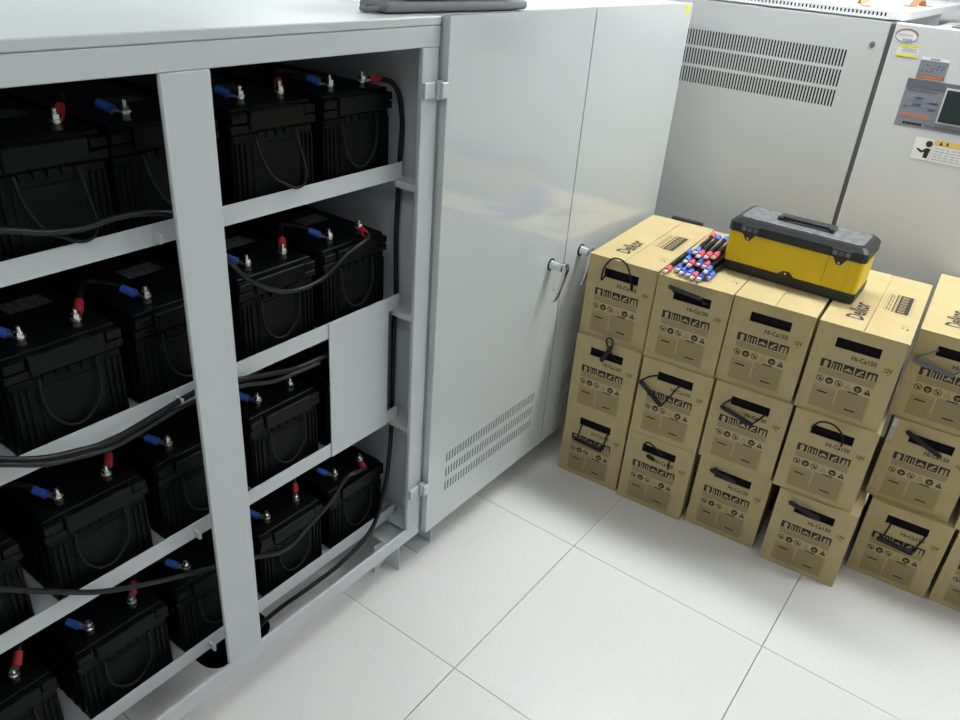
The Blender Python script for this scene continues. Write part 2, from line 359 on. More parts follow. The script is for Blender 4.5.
# ------------------------------------------------------------------ batteries
LIDH = 0.197
def battery_proto():
    t = thing('battery', 'x', 'battery')
    b = MB(); b.box(-0.098, 0.098, 0.006, 0.45, 0, 0.152, b=0.004)
    for x in (-.091, -.080, -.069, .069, .080, .091): b.box(x - .0028, x + .0028, 0.0015, 0.0058, 0.012, 0.136, b=.001)
    b.box(-.055, .055, 0.0035, 0.0058, 0.014, 0.128, b=.001)
    for i in range(14): b.box(-.1015, -.0982, 0.03 + i * 0.029, 0.036 + i * .029, 0.012, 0.136)
    b.build('case', 'black', t)
    l = MB(); l.box(-0.1025, 0.1025, 0.0, 0.455, 0.1525, 0.168, b=0.002); l.box(-0.1005, 0.1005, 0.006, 0.449, 0.1682, 0.189, b=0.003)
    l.box(-0.096, 0.096, 0.010, 0.445, 0.1892, LIDH, b=0.002)
    l.box(-0.062, 0.068, -0.006, 0.012, 0.156, 0.192, b=0.002); l.box(-0.100, -0.066, -0.002, 0.010, 0.172, 0.1885, b=.0015); l.box(0.072, 0.100, -0.002, 0.010, 0.172, 0.1885, b=.0015)
    ld = l.build('lid', 'blacktop', t)
    MB().box(-0.010, 0.066, 0.155, 0.205, LIDH, LIDH + 0.0004).build('label_sticker', 'label', ld)
    for i in range(3): MB().cyl((-0.05 + i * .05, 0.26, LIDH), (-0.05 + i * .05, 0.26, LIDH + .003), 0.011, 14).build('vent_cap', 'black', ld)
    s = MB()
    for x in (-.042, -.020, .002, .024): s.box(x, x + .015, 0.001, 0.0056, 0.139, 0.1515)
    tag(s.build('lid_slots', 'dark', t), kind='stuff')  # solid near-black blocks, shade of the small holes put into colour
    h = MB(); h.tube([(-.050, .0, .148), (-.052, -.004, .115), (-.044, -.006, .075), (-.018, -.007, .046), (.012, -.007, .046), (.040, -.006, .075), (.049, -.004, .115), (.048, .0, .148)], 0.0028, 6, sub=4)
    h.build('rope_handle', 'rope', t)
    for x in (-.047, .047):
        m_ = MB(); m_.cyl((x, .04, LIDH), (x, .04, LIDH + .010), 0.0085, 16, r2=.007)
        p = m_.build('terminal', 'lead', t)
        q = MB(); q.cyl((x, .04, LIDH + .0102), (x, .04, LIDH + .0122), .0088, 16); q.cyl((x, .04, LIDH + .0165), (x, .04, LIDH + .0235), 0.0085, 6, smooth=False); q.cyl((x, .04, LIDH + .0235), (x, .04, LIDH + .032), 0.0042, 10)
        q.build('bolt', 'steel', p)
    return t
BCX = [0.080, -0.148, -0.375, -0.602, -0.845]
def bx(r, c): return BCX[c] + ((0.011, 0.013, 0.010, 0.028, 0.02)[c] if r == 0 else 0)
ROWN = ['top shelf', 'second shelf', 'third shelf', 'bottom shelf']
COLN = ['at the far right end', 'second from the right', 'behind the centre post', 'just left of the centre post', 'at the left edge of the photo']
proto = battery_proto(); first = True; BY = 0.420
for r in range(4):
    for c in range(5):
        o = proto if first else copy_tree(proto); first = False
        o.location = (bx(r, c), BY, RT_Z[r] - 0.0363)
        pos = COLN[c]
        if r == 2 and c == 0: pos = 'added unseen behind the cover plate to darken its gap'  # added out of sight so the gap beside the plate turns dark
        if r == 2 and c == 1: pos = 'just left of the blank cover plate'
        tag(o, 'black battery on the %s, %s' % (ROWN[r], pos), 'battery', 'black batteries on the cabinet shelves')
for o in [o for o in COL.objects if o.name.startswith('battery') and o.get('category') == 'battery' and 'top shelf' in o['label'] and 'far right' not in o['label'] and 'second shelf' not in o['label'] and 'third' not in o['label']]:
    for ch in [q for q in o.children if q.name.startswith('rope_handle')]:
        bpy.data.objects.remove(ch)
    h = MB(); h.tube([(-.050, .0, .148), (-.047, -.010, .110), (-.030, -.020, .070), (-.004, -.0262, .052), (.020, -.0275, .040), (.042, -.0268, .044), (.051, -.0240, .066), (.050, -.012, .105), (.048, .0, .148)], 0.0029, 6, sub=4)
    h.build('rope_handle', 'rope', o)
# lugs and cables on the terminals
def lug(parent, tx, ty, tz, dx, dy, sleeve, up=0.25):
    """ring lug round a terminal bolt with a coloured sleeve leaving in direction (dx, dy)"""
    d = Vector((dx, dy, 0)).normalized(); p = Vector((tx, ty, tz)); s_ = d.cross(Vector((0, 0, 1)))
    m_ = MB(); m_.cyl(p + Vector((0, 0, .0124)), p + Vector((0, 0, .0162)), 0.0095, 16)
    a = p + d * .008 + Vector((0, 0, .0124)); e = p + d * .022 + Vector((0, 0, .0124))
    m_.prism([a + s_ * .006, e + s_ * .0055, e - s_ * .0055, a - s_ * .006], (0, 0, .0035))
    m_.build('ring_lug', 'tin', parent)
    u = Vector((d.x, d.y, up)).normalized(); q0 = p + d * .020 + Vector((0, 0, .0145)); q1 = q0 + u * .027
    MB().cyl(q0, q1, 0.0086, 12, r2=.0078).build('sleeve', sleeve, parent)
    return q1, u
def jumper(r, c):
    """from the red terminal of battery c+1 to the blue terminal of battery c (its right neighbour)"""
    z = RT_Z[r] - 0.0363 + LIDH
    ra = (bx(r, c + 1) + .047, BY + .04, z); ba = (bx(r, c) - .047, BY + .04, z)
    t = thing('jumper_cable', 'black jumper cable on the %s, %s' % (ROWN[r], ('between the two rightmost batteries', 'at the right edge of the post', 'at the left edge of the post', 'between the two leftmost batteries')[c]), 'cable', (0, 0, 0), 0, 'battery jumper cables')
    q0, u0 = lug(t, *ra, 0.8, 1, 'red', 0.45); q1, u1 = lug(t, *ba, -0.6, 1, 'blue', 0.35)
    mid = (q0 + q1) / 2 + Vector((0, .045, .010))
    MB().tube([q0 - u0 * .004, q0 + u0 * .018, mid, q1 + u1 * .018, q1 - u1 * .004], 0.0055, 8).build('wire', 'rubber', t)
for r in range(4):
    for c in range(4):
        if r == 2 and c == 0: continue
        jumper(r, c)
def tz(r): return RT_Z[r] - 0.0363 + LIDH
# cable 1: red terminal at the right of the second shelf, along the front and up to the top shelf on the left
t = thing('battery_cable', 'long black cable looping from the second shelf up along the front of the top shelf', 'cable')
q, u = lug(t, BCX[0] + .047, BY + .04, tz(1), -0.5, -1, 'red', 0.02)
MB().tube([q - u * .004, (0.085, .392, 1.032), (0.014, .386, 1.015), (-.062, .386, .978), (-.159, .386, .980), (-.244, .386, 1.029), (-.300, .384, 1.095), (-.345, .382, 1.155), (-.393, .381, 1.198), (-.456, .383, 1.214), (-.508, .383, 1.216), (-.558, .383, 1.212), (-.618, .383, 1.221), (-.672, .383, 1.237), (-.76, .384, 1.25), (-.86, .384, 1.235), (-.96, .384, 1.20)], 0.0053, 10).build('wire', 'rubber', t)
# cable 2: in front of the second rail, disappearing behind the cover plate
t = thing('battery_cable', 'long black cable sagging across the second shelf rail and behind the cover plate', 'cable')
MB().tube([(-.96, .385, 1.02), (-.86, .385, .955), (-.80, .385, .91), (-.749, .385, .876), (-.692, .385, .846), (-.635, .385, .830), (-.573, .385, .820), (-.493, .385, .829), (-.392, .386, .842), (-.330, .387, .836), (-.275, .389, .820), (-.205, .400, .797), (-.120, .409, .774), (-.030, .411, .770), (.060, .412, .765), (.12, .413, .72)], 0.0060, 10).build('wire', 'rubber', t)
t = thing('battery_cable', 'thinner black cable lying beside the sagging cable on the second shelf rail', 'cable')
MB().tube([(-.96, .371, 1.00), (-.86, .371, .935), (-.749, .371, .873), (-.692, .371, .842), (-.635, .371, .826), (-.573, .371, .816), (-.493, .371, .825), (-.430, .373, .832), (-.340, .373, .826), (-.275, .375, .812), (-.205, .386, .785), (-.120, .390, .776), (-.07, .393, .772)], 0.0045, 8).build('wire', 'rubber', t)
# cable 3: down across the third rail to the red terminal at the right of the bottom shelf
t = thing('battery_cable', 'long black cable slanting from the third shelf down to the bottom right battery', 'cable')
q, u = lug(t, BCX[0] + .047, BY + .04, tz(3), -0.6, -1, 'red', 0.02)
MB().tube([q - u * .004, (0.085, .398, .385), (0.045, .386, .405), (.003, .386, .408), (-.05, .386, .364), (-.119, .386, .335), (-.201, .386, .307), (-.280, .386, .341), (-.39, .386, .389), (-.545, .386, .456), (-.643, .386, .508), (-.726, .386, .572), (-.799, .386, .634), (-.88, .386, .70), (-.96, .386, .74)], 0.0053, 10).build('wire', 'rubber', t)
# cable 4: down the right side wall and into the floor cut-out
t = thing('battery_cable', 'long black cable running down the right side wall into the floor hole', 'cable')
q, u = lug(t, bx(0, 0) + .047, BY + .04, tz(0), 1, -0.25, 'red', 0.05)
MB().tube([q - u * .004, (0.200, .430, 1.353), (0.219, .424, 1.325), (.2265, .422, 1.285), (.2265, .420, 1.245), (.2222, .421, 1.18), (.2222, .424, 1.09), (.2215, .427, .984), (.2222, .424, .839), (.2222, .428, .738), (.2222, .430, .508), (.2200, .430, .42), (.196, .412, .372), (.150, .388, .280), (.090, .378, .185), (-.020, .380, .142), (-.120, .395, .118), (-.200, .430, .075), (-.245, .462, .02), (-.262, .480, -.06), (-.27, .49, -.20)], 0.0060, 10).build('wire', 'rubber', t)

# ------------------------------------------------------------------ power units at the end of the aisle
XU = 1.64
u1 = thing('power_unit', 'grey power cabinet with three rows of vent slots behind the cartons', 'cabinet')
b = MB(); UY0, UY1 = -0.261, 0.60
b.box(XU + .02, 2.55, UY0 + .004, UY1, 0.02, 1.5025); b.build('body', 'ups', u1)
f = MB(); holes = []
for v0, v1 in ((1.3615, 1.4116), (1.3012, 1.3523), (1.2399, 1.2910)):
    for i in range(66):
        y = -0.1585 + i * 0.0101
        holes.append((UY1 - y - .0052, UY1 - y, v0 - .03, v1 - .03))
holes = [h for h in holes if h[0] > .01]
f.perf((XU, UY1, 0.03), (0, -1, 0), (0, 0, 1), (-1, 0, 0), UY1 - UY0, 1.4725, holes, 0.002)
f.add([(XU, UY0, .03), (XU + .018, UY0, .03), (XU + .018, UY0, 1.5025), (XU, UY0, 1.5025)], [(0, 1, 2, 3)])
f.add([(XU, UY0, 1.5025), (XU + .018, UY0, 1.5025), (XU + .018, UY1, 1.5025), (XU, UY1, 1.5025)], [(0, 1, 2, 3)])
d = f.build('front_panel', 'ups', u1, recalc=False)
MB().box(XU + .006, XU + .0175, UY0 + .01, UY1 - .01, 1.1, 1.45).build('vent_backing', 'dark', d)  # near-black sheet paints the shade inside the vents
MB().cyl((XU, -.226, 1.437), (XU - .002, -.226, 1.437), 0.0085, 16).build('panel_screw', 'steel', d)
c = MB(); zc0, zc1 = 1.5092, 1.5317; xf = XU + .012
holes = [(0.03 + i * .0118, 0.0355 + i * .0118, 0.007, 0.0165) for i in range(70) if 0.0355 + i * .0118 < 0.84]
c.perf((xf, UY1, zc0), (0, -1, 0), (0, 0, 1), (-1, 0, 0), UY1 + .2505, zc1 - zc0, holes, 0.004)
c.add([(xf, -.2505, zc0), (xf + .012, -.279, zc0), (xf + .03, -.289, zc0), (2.9, -.289, zc0), (xf, -.2505, zc1), (xf + .012, -.279, zc1), (xf + .03, -.289, zc1), (2.9, -.289, zc1), (2.9, UY1, zc1), (xf, UY1, zc1), (2.9, UY1, zc0), (xf, UY1, zc0)],
      [(0, 1, 5, 4), (1, 2, 6, 5), (2, 3, 7, 6), (4, 5, 6, 7, 8, 9), (0, 11, 10, 3, 2, 1)])
cp = c.build('top_cap', 'capwhite', u1, recalc=False)
MB().box(xf + .006, xf + .010, -.245, UY1 - .01, zc0 + .002, zc1 - .002).build('slot_backing', 'dark', cp)  # near-black sheet paints the shade inside the cap slots
MB().box(XU + .03, 2.5, UY0 + .02, UY1 - .02, 1.5028, 1.509).build('cap_gasket', 'ups', u1)

u2 = thing('control_unit', 'pale grey power cabinet with a display panel and stickers on its door', 'cabinet')
VY1, VY0 = -0.2755, -1.10
MB().box(XU + .03, 2.55, VY0, VY1 - .024, 0.02, 1.475).build('body', 'ups', u2)
dd = MB().box(XU, XU + .022, VY0, VY1, 0.03, 1.5045, b=0.003).build('front_door', 'upslight', u2)
MB().box(XU + .022, XU + .05, VY0, VY1 - .004, 1.476, 1.500).build('top_flange', 'capwhite', u2)
k = MB(); k.box(1.75, 2.05, -.70, -.34, 1.476, 1.482); k.box(2.12, 2.5, -.75, -.36, 1.476, 1.484); k.build('top_vent', 'paneldark', u2)
# flat print and stickers on the door (u = distance to the right of the door's left edge, v = height)
def UP(u, v, lift=0): return (XU - .0006 - lift * .0004, VY1 - u * 1.022, 1.5045 + (v - 1.508) * 1.022)
P = Print(UP)   # asset sticker and oval logo
P.ring(0.037, 1.477, 0.031, 0.004, 0, 1, 18, 0.018, 0.0, 0.5); P.ring(0.037, 1.475, 0.031, 0.002, 1, 1, 18, 0.018, 0.5, 1.0)
for i in range(7): P.rect(0.016 + i * .0055, 0.0195 + i * .0055, 1.474, 1.481, 2, 2)
for i in range(4): P.rect(0.030 + i * .0065, 0.0345 + i * .0065, 1.462, 1.468, 1, 2)
P.disc(0.037, 1.475, 0.028, 3, 0, 18, 0.015)
P.mb.build('oval_logo_sticker', ['brown', 'blueprint', 'pinkprint', 'stickwhite'], dd)
P = Print(UP); P.rect(0.022, 0.080, 1.421, 1.452, 0); P.rect(0.022, 0.080, 1.421, 1.4275, 1, 1); P.rect(0.022, 0.080, 1.4465, 1.452, 1, 1)
for i in range(15): P.rect(0.035 + i * .0028, 0.0362 + i * .0028 + (i % 3) * .0003, 1.432, 1.4445, 2, 1)
P.mb.build('barcode_sticker', ['stickwhite', 'stickyel', 'printgrey'], dd)
P = Print(UP); P.rect(0.094, 0.169, 1.370, 1.4275, 1, 0); P.rect(0.094, 0.169, 1.419, 1.4275, 0, 1); P.rect(0.094, 0.169, 1.370, 1.3795, 2, 1)
for i in range(5): P.rect(0.119 + i * .0052, 0.1228 + i * .0052, 1.4212, 1.4258, 3, 2)
for i in range(9): P.rect(0.102 + (i * 37 % 50) * .0011, 0.1085 + (i * 37 % 50) * .0011, 1.388 + (i * 5 % 3) * .008, 1.392 + (i * 5 % 3) * .008, 3, 1)
for i in range(10): P.rect(0.098 + i * .0066, 0.1025 + i * .0066, 1.3715, 1.378, 4, 2)
P.mb.build('small_slate_label', ['stickwhite', 'panelblue', 'brown', 'panelmid', 'orange'], dd)
P = Print(UP); P.rect(0.076, 0.420, 1.232, 1.3655, 0, 0); P.rect(0.076, 0.420, 1.341, 1.3655, 1, 1)
for i in range(10): P.rect(0.084 + i * .0082, 0.0905 + i * .0082, 1.332, 1.337, 1, 1)
for i in range(16): P.rect(0.086 + (i * 29 % 60) * .0014, 0.094 + (i * 29 % 60) * .0014, 1.284 + (i * 7 % 4) * .0095, 1.289 + (i * 7 % 4) * .0095, 2, 1)
P.line((0.086, 1.291), (0.175, 1.291), .0012, 2, 1); P.line((0.100, 1.305), (0.168, 1.305), .0012, 2, 1); P.line((0.128, 1.318), (0.128, 1.282), .0012, 2, 1)
for i in range(9): P.rect(0.086 + i * .0088, 0.0935 + i * .0088, 1.2605, 1.2685, 3, 1)
for i in range(8): P.rect(0.098 + i * .0066, 0.1032 + i * .0066, 1.2385, 1.2455, 4, 1)
for i in range(20): P.rect(0.160 + i * .0066, 0.1648 + i * .0066, 1.2385, 1.2435, 1, 1)
P.mb.build('control_panel', ['panelblue', 'paneldark', 'panelmid', 'orange', 'dark'], dd)
l = MB(); l.box(XU - .004, XU - .0012, VY1 - .353, VY1 - .188, 1.2455, 1.3467); ll = l.build('display_bezel', 'silver', dd)
MB().box(XU - .0052, XU - .0041, VY1 - .349, VY1 - .1925, 1.250, 1.342).build('display_screen', 'lcd', ll)
P = Print(UP); P.rect(0.148, 0.400, 1.145, 1.2085, 0, 0); P.rect(0.201, 0.400, 1.193, 1.2085, 1, 1)
P.disc(0.188, 1.1935, 0.0095, 2, 1); P.poly([(0.181, 1.152), (0.193, 1.152), (0.196, 1.180), (0.184, 1.181), (0.174, 1.172), (0.160, 1.178), (0.159, 1.173), (0.173, 1.165), (0.181, 1.169)], 2, 1)
P.poly([(0.213, 1.1955), (0.224, 1.1955), (0.2185, 1.2065)], 2, 2); P.poly([(0.232, 1.197), (0.239, 1.197), (0.2375, 1.2055), (0.234, 1.2055)], 2, 2)
for j in range(5):
    for i in range(12): P.rect(0.206 + i * .0155, 0.2185 + i * .0155 - (i * j % 3) * .002, 1.152 + j * .0078, 1.1545 + j * .0078, 3, 1)
P.line((0.1985, 1.147), (0.1985, 1.206), .001, 3, 1)
P.mb.build('warning_sticker', ['stickwhite', 'amber', 'ink', 'printgrey'], dd)
g = MB(); g.box(XU + .004, XU + .025, -0.2750, -0.2615, 0.05, 1.498); g.build('gap_shade_strip', 'gapgrey', u1)  # grey strip paints the shaded gap between the two units

# ------------------------------------------------------------------ cartons
BW, BH, BD = 0.2225, 0.2668, 0.508
SL = (0.054, 0.167, 0.206, 0.236)                       # hand slot: u0 u1 v0 v1
def carton_meshes():
    b = MB()   # local axes: x = depth, -y = to the right along the front, z = up
    b.perf((0, 0, 0), (0, -1, 0), (0, 0, 1), (-1, 0, 0), BW, BH, [SL], 0.004)
    b.add([(0, 0, 0), (BD, 0, 0), (BD, -BW, 0), (0, -BW, 0)], [(0, 1, 2, 3)])
    b.add([(0, 0, BH), (BD, 0, BH), (BD, -BW, BH), (0, -BW, BH)], [(0, 3, 2, 1)])
    b.add([(0, 0, 0), (BD, 0, 0), (BD, 0, BH), (0, 0, BH)], [(0, 3, 2, 1)])
    b.add([(0, -BW, 0), (BD, -BW, 0), (BD, -BW, BH), (0, -BW, BH)], [(0, 1, 2, 3)])
    b.add([(BD, 0, 0), (BD, -BW, 0), (BD, -BW, BH), (BD, 0, BH)], [(0, 3, 2, 1)])
    body = b.mesh('carton_body', ['card'])
    inner = MB().box(0.006, 0.03, -SL[1] - .01, -SL[0] + .01, SL[2] - .01, SL[3] + .01).mesh('slot_interior', ['dark'])  # near-black block paints the shade inside the hand slot
    f1 = MB().box(-.0022, BD + .001, -BW / 2 + .0008, .0006, BH + .0003, BH + .0036, b=.0006).mesh('top_flap', ['card'])
    f2 = MB().box(-.0012, BD + .001, -BW - .0006, -BW / 2 - .0008, BH + .0003, BH + .0036, b=.0006).mesh('top_flap', ['card'])
    FP = lambda u, v, l=0: (-.0006 - l * .0003, -u, v)
    P = Print(FP)
    P.fit('Hi-Ca150', 0.103, 0.166, 0.1825, 0.196, 0, 0, 0.022); P.fit('12V', 0.187, 0.207, 0.177, 0.189, 0, 0, 0.022)
    P.rect(0.193, 0.202, 0.170, 0.1725, 1)
    for i in range(5):
        u = 0.033 + i * 0.0296; P.rect(u, u + 0.0262, 0.1415, 0.1655, 0)
        if i == 0: P.disc(u + .014, .156, .0062, 2, 1); P.rect(u + .009, u + .019, .1425, .151, 2, 1)
        if i == 1: [P.rect(u + .003 + q * .008, u + .0062 + q * .008, .1415, .1605, 2, 1) for q in range(3)]
        if i == 2: P.poly([(u + .003, .150), (u + .013, .158), (u + .023, .150), (u + .021, .1445), (u + .005, .1445)], 2, 1); P.rect(u + .006, u + .020, .1455, .149, 0, 2)
        if i == 3: P.poly([(u + .004, .1445), (u + .008, .154), (u + .019, .162), (u + .022, .159), (u + .012, .150), (u + .010, .1445)], 2, 1); P.line((u + .012, .148), (u + .022, .148), .0025, 2, 1)
        if i == 4: P.poly([(u + .004, .1425), (u + .006, .157), (u + .012, .161), (u + .0125, .1425)], 2, 1); P.rect(u + .0155, u + .022, .1425, .153, 2, 1); P.disc(u + .0185, .157, .0035, 2, 1)
    for i in range(6):
        u = 0.0435 + i * 0.0247; v = 0.1055
        if i == 3: P.poly([(u - .009, v - .008), (u + .009, v - .008), (u, v + .009)], 1, 0); P.poly([(u - .006, v - .006), (u + .006, v - .006), (u, v + .0055)], 2, 1)
        elif i == 5: P.poly([(u - .009, v - .008), (u + .009, v - .008), (u, v + .009)], 0, 0); P.rect(u - .001, u + .001, v - .004, v + .003, 2, 1)
        elif i in (1, 4): P.disc(u, v, .0102, 0, 0); P.rect(u - .005, u + .005, v - .001, v + .002, 2, 1); P.rect(u - .003, u + .003, v - .0055, v - .0035, 2, 1)
        else: P.ring(u, v, .0098, .0022, 0, 0); P.line((u - .006, v + .006), (u + .006, v - .006), .0022, 0, 0); P.disc(u + .001, v - .001, .0035, 0, 1)
    P.rect(.033, .179, .1205, .1395, 3, -1); P.rect(.033, .094, .0185, .0905, 3, -1); P.rect(.097, .178, .0185, .0905, 3, -1)
    for j in range(3): P.rect(0.034, 0.178, 0.1215 + j * .0062, 0.1243 + j * .0062, 1)
    for j in range(12):
        v = 0.020 + j * .0061
        if v < .078: P.rect(0.034, 0.092 if j > 2 else 0.176, v, v + .0030, 1)
        if 2 < j: P.rect(0.098, 0.176, v, v + .0030, 1)
    for u, v in ((.046, .0655), (.120, .089), (.126, .0355)): P.rect(u, u + .027, v, v + .0038, 0, 1)
    P.line((0.180, 0.016), (0.180, 0.088), .0008, 1); P.line((0.034, 0.016), (0.180, 0.016), .0008, 1)
    for i, v in enumerate((.241, .190, .150, .105, .060, .022)): P.line((0.009, v + .006), (0.015, v - .004), .0012, 1)
    front = P.mb.mesh('front_print', ['ink', 'greyink', 'inklight', 'blockink'])
    TP = lambda u, v, l=0: (v, -u, BH + .0039 + l * .0003)      # u to the right, v depth
    P = Print(TP)
    vv, ff = text_polys('Delkor', 1.0, 0.03); a1 = max(p[0] for p in vv); b1 = max(p[1] for p in vv)
    P.mb.add([TP(0.094 - b_ / b1 * 0.044, 0.070 + a / a1 * 0.135) for a, b_ in vv], ff, 0)
    f1p = P.mb.mesh('flap_print', ['ink'])
    P = Print(TP)
    for j in range(3):
        for i in range(12): P.rect(0.126 + j * .0065, 0.1295 + j * .0065, 0.202 + i * .0115, 0.210 + i * .0115 - (i * (j + 2) % 3) * .002, 0 if j else 1)
    P.rect(0.148, 0.1515, 0.195, 0.345, 0); P.rect(0.1535, 0.1545, 0.195, 0.345, 0); P.rect(0.157, 0.191, 0.195, 0.345, 0)
    for i in range(6):
        v = 0.203 + i * .023; P.disc(0.172, v + .009, .0085, 1, 1, 10, .0095); P.disc(0.172, v + .009, .0042, 0, 2, 8)
        P.rect(0.163, 0.167, v + .002, v + .017, 1, 1)
    P.rect(0.194, 0.195, 0.195, 0.345, 1); P.rect(0.198, 0.1988, 0.195, 0.345, 1); P.rect(0.1195, 0.1203, 0.195, 0.345, 1)
    P.poly([(0.187, .092), (.197, .092), (.192, .106)], 1); P.poly([(.200, .088), (.208, .088), (.204, .101)], 0); P.rect(.186, .208, .112, .1145, 1)
    f2p = P.mb.mesh('flap_print', ['ink', 'greyink'])
    return body, inner, f1, f2, front, f1p, f2p
CM = carton_meshes()
# cord / grip shapes in front coordinates: ('cord', [(u, v, out)...]) and ('grip', (u, v, out) -> (u, v, out))
def bar(a, b): return ('grip', [a, b])
HANDLES = {
 'T1': [('cord', [(.058, .212, -.004), (.052, .196, .008), (.055, .235, .012), (.075, .272, .014), (.100, .281, .014), (.128, .268, .014), (.146, .228, .012), (.153, .192, .008), (.150, .210, -.004)])],
 'T2': [bar((.042, .246, .010), (.138, .242, .022)), ('cord', [(.060, .222, -.004), (.048, .238, .006), (.043, .246, .010)]), ('cord', [(.156, .220, -.004), (.150, .226, .014), (.139, .242, .021)])],
 'T5': [bar((.012, .184, .010), (.110, .170, .012)), ('cord', [(.058, .222, -.004), (.040, .216, .012), (.020, .198, .012), (.014, .186, .010)]), ('cord', [(.158, .222, -.004), (.140, .206, .012), (.112, .174, .012)])],
 'M1': [bar((.100, .206, .010), (.126, .266, .013)), ('cord', [(.160, .220, -.004), (.150, .222, .009), (.132, .240, .012), (.112, .268, .013), (.106, .284, .012), (.116, .294, .012), (.128, .286, .012), (.126, .266, .013)])],
 'M2': [bar((.008, .186, .008), (.086, .130, .012)), ('cord', [(.060, .220, -.004), (.040, .218, .010), (.018, .200, .010), (.010, .188, .008)]), ('cord', [(.130, .212, -.004), (.122, .200, .012), (.104, .160, .012), (.090, .134, .012)])],
 'M3': [bar((.034, .196, .010), (.130, .174, .014)), ('cord', [(.058, .224, -.004), (.050, .222, .010), (.040, .210, .012), (.036, .198, .010)]), ('cord', [(.160, .214, -.004), (.152, .206, .012), (.132, .176, .014)])],
 'M4': [('cord', [(.058, .216, -.004), (.056, .232, .010), (.072, .258, .014), (.104, .262, .014), (.132, .244, .014), (.141, .218, .010), (.140, .200, .006), (.142, .214, -.004)])],
 'M5': [bar((.044, .242, .010), (.140, .203, .014)), ('cord', [(.062, .222, -.004), (.052, .232, .010), (.048, .240, .010)])],
 'B1': [bar((.046, .152, .010), (.150, .146, .012)), ('cord', [(.066, .214, -.004), (.066, .206, .010), (.062, .176, .010), (.058, .152, .010)]), ('cord', [(.160, .212, -.004), (.160, .204, .010), (.156, .172, .010), (.150, .148, .012)])],
 'B2': [('cord', [(.060, .220, -.004), (.060, .236, .010), (.072, .254, .014), (.092, .250, .014), (.114, .232, .012), (.120, .216, -.004)]), ('cord', [(.150, .214, -.004), (.152, .200, .010), (.154, .180, .008)]), bar((.080, .204, .010), (.102, .200, .012))],
 'B3': [bar((.044, .234, .012), (.120, .224, .014)), ('cord', [(.060, .230, -.004), (.054, .244, .010), (.046, .236, .012)])],
 'B4': [bar((.038, .242, .010), (.124, .226, .014)), ('cord', [(.060, .226, -.004), (.050, .234, .010), (.040, .242, .010)])],
 'B5': [bar((.052, .152, .010), (.146, .146, .012)), ('cord', [(.068, .214, -.004), (.068, .206, .010), (.064, .176, .010), (.060, .152, .010)]), ('cord', [(.162, .212, -.004), (.160, .204, .010), (.152, .172, .010), (.146, .148, .012)])],
}
BOX = {  # column pose (x, y, yaw degrees) per carton, tier
 'T1': (.929, .2565, 3.45, 2), 'T2': (.928, .0255, 4.0, 2), 'T3': (.949, -.200, 3.9, 2), 'T4': (.961, -.432, 3.5, 2), 'T5': (1.109, -.656, 3.3, 2),
 'M1': (.915, .254, 3.7, 1), 'M2': (.922, .0200, 4.1, 1), 'M3': (.942, -.210, 3.8, 1), 'M4': (.953, -.4425, 4.3, 1), 'M5': (1.104, -.673, 3.8, 1),
 'B1': (.918, .254, 3.8, 0), 'B2': (.922, .0210, 4.0, 0), 'B3': (.953, -.2165, 4.0, 0), 'B4': (.948, -.468, 4.2, 0), 'B5': (1.089, -.698, 4.0, 0), 'B6': (1.112, -.932, 4.0, 0),
 'M6': (1.104, -.915, 4.0, 1),  # added above B6 to keep its top in shade
}
LOOK = {'T1': 'black cord arched over its slot', 'T2': 'black grip sticking out and loose cables on its lid', 'T3': 'empty slot, yellow toolbox on it', 'T4': 'empty slot, fourth from the glossy door', 'T5': 'blue-grey grip hanging from its slot',
 'M1': 'twisted black cord standing up', 'M2': 'grip hanging askew to the lower left', 'M3': 'grip hanging just below its slot', 'M4': 'thin cord arched above its slot', 'M5': 'grip lying diagonally across its slot and white strip at its side',
 'B1': 'grip hanging on two cords, nearest the glossy door', 'B2': 'small cord loop over its slot', 'B3': 'grip lying along its slot', 'B4': 'grip along its slot, standing foremost to the right', 'B5': 'grip hanging on two cords, set back on the right', 'B6': 'only its left edge in view at the right border', 'M6': 'at the right border, added to shade the half-hidden carton'}
TIER = ['bottom', 'middle', 'top']
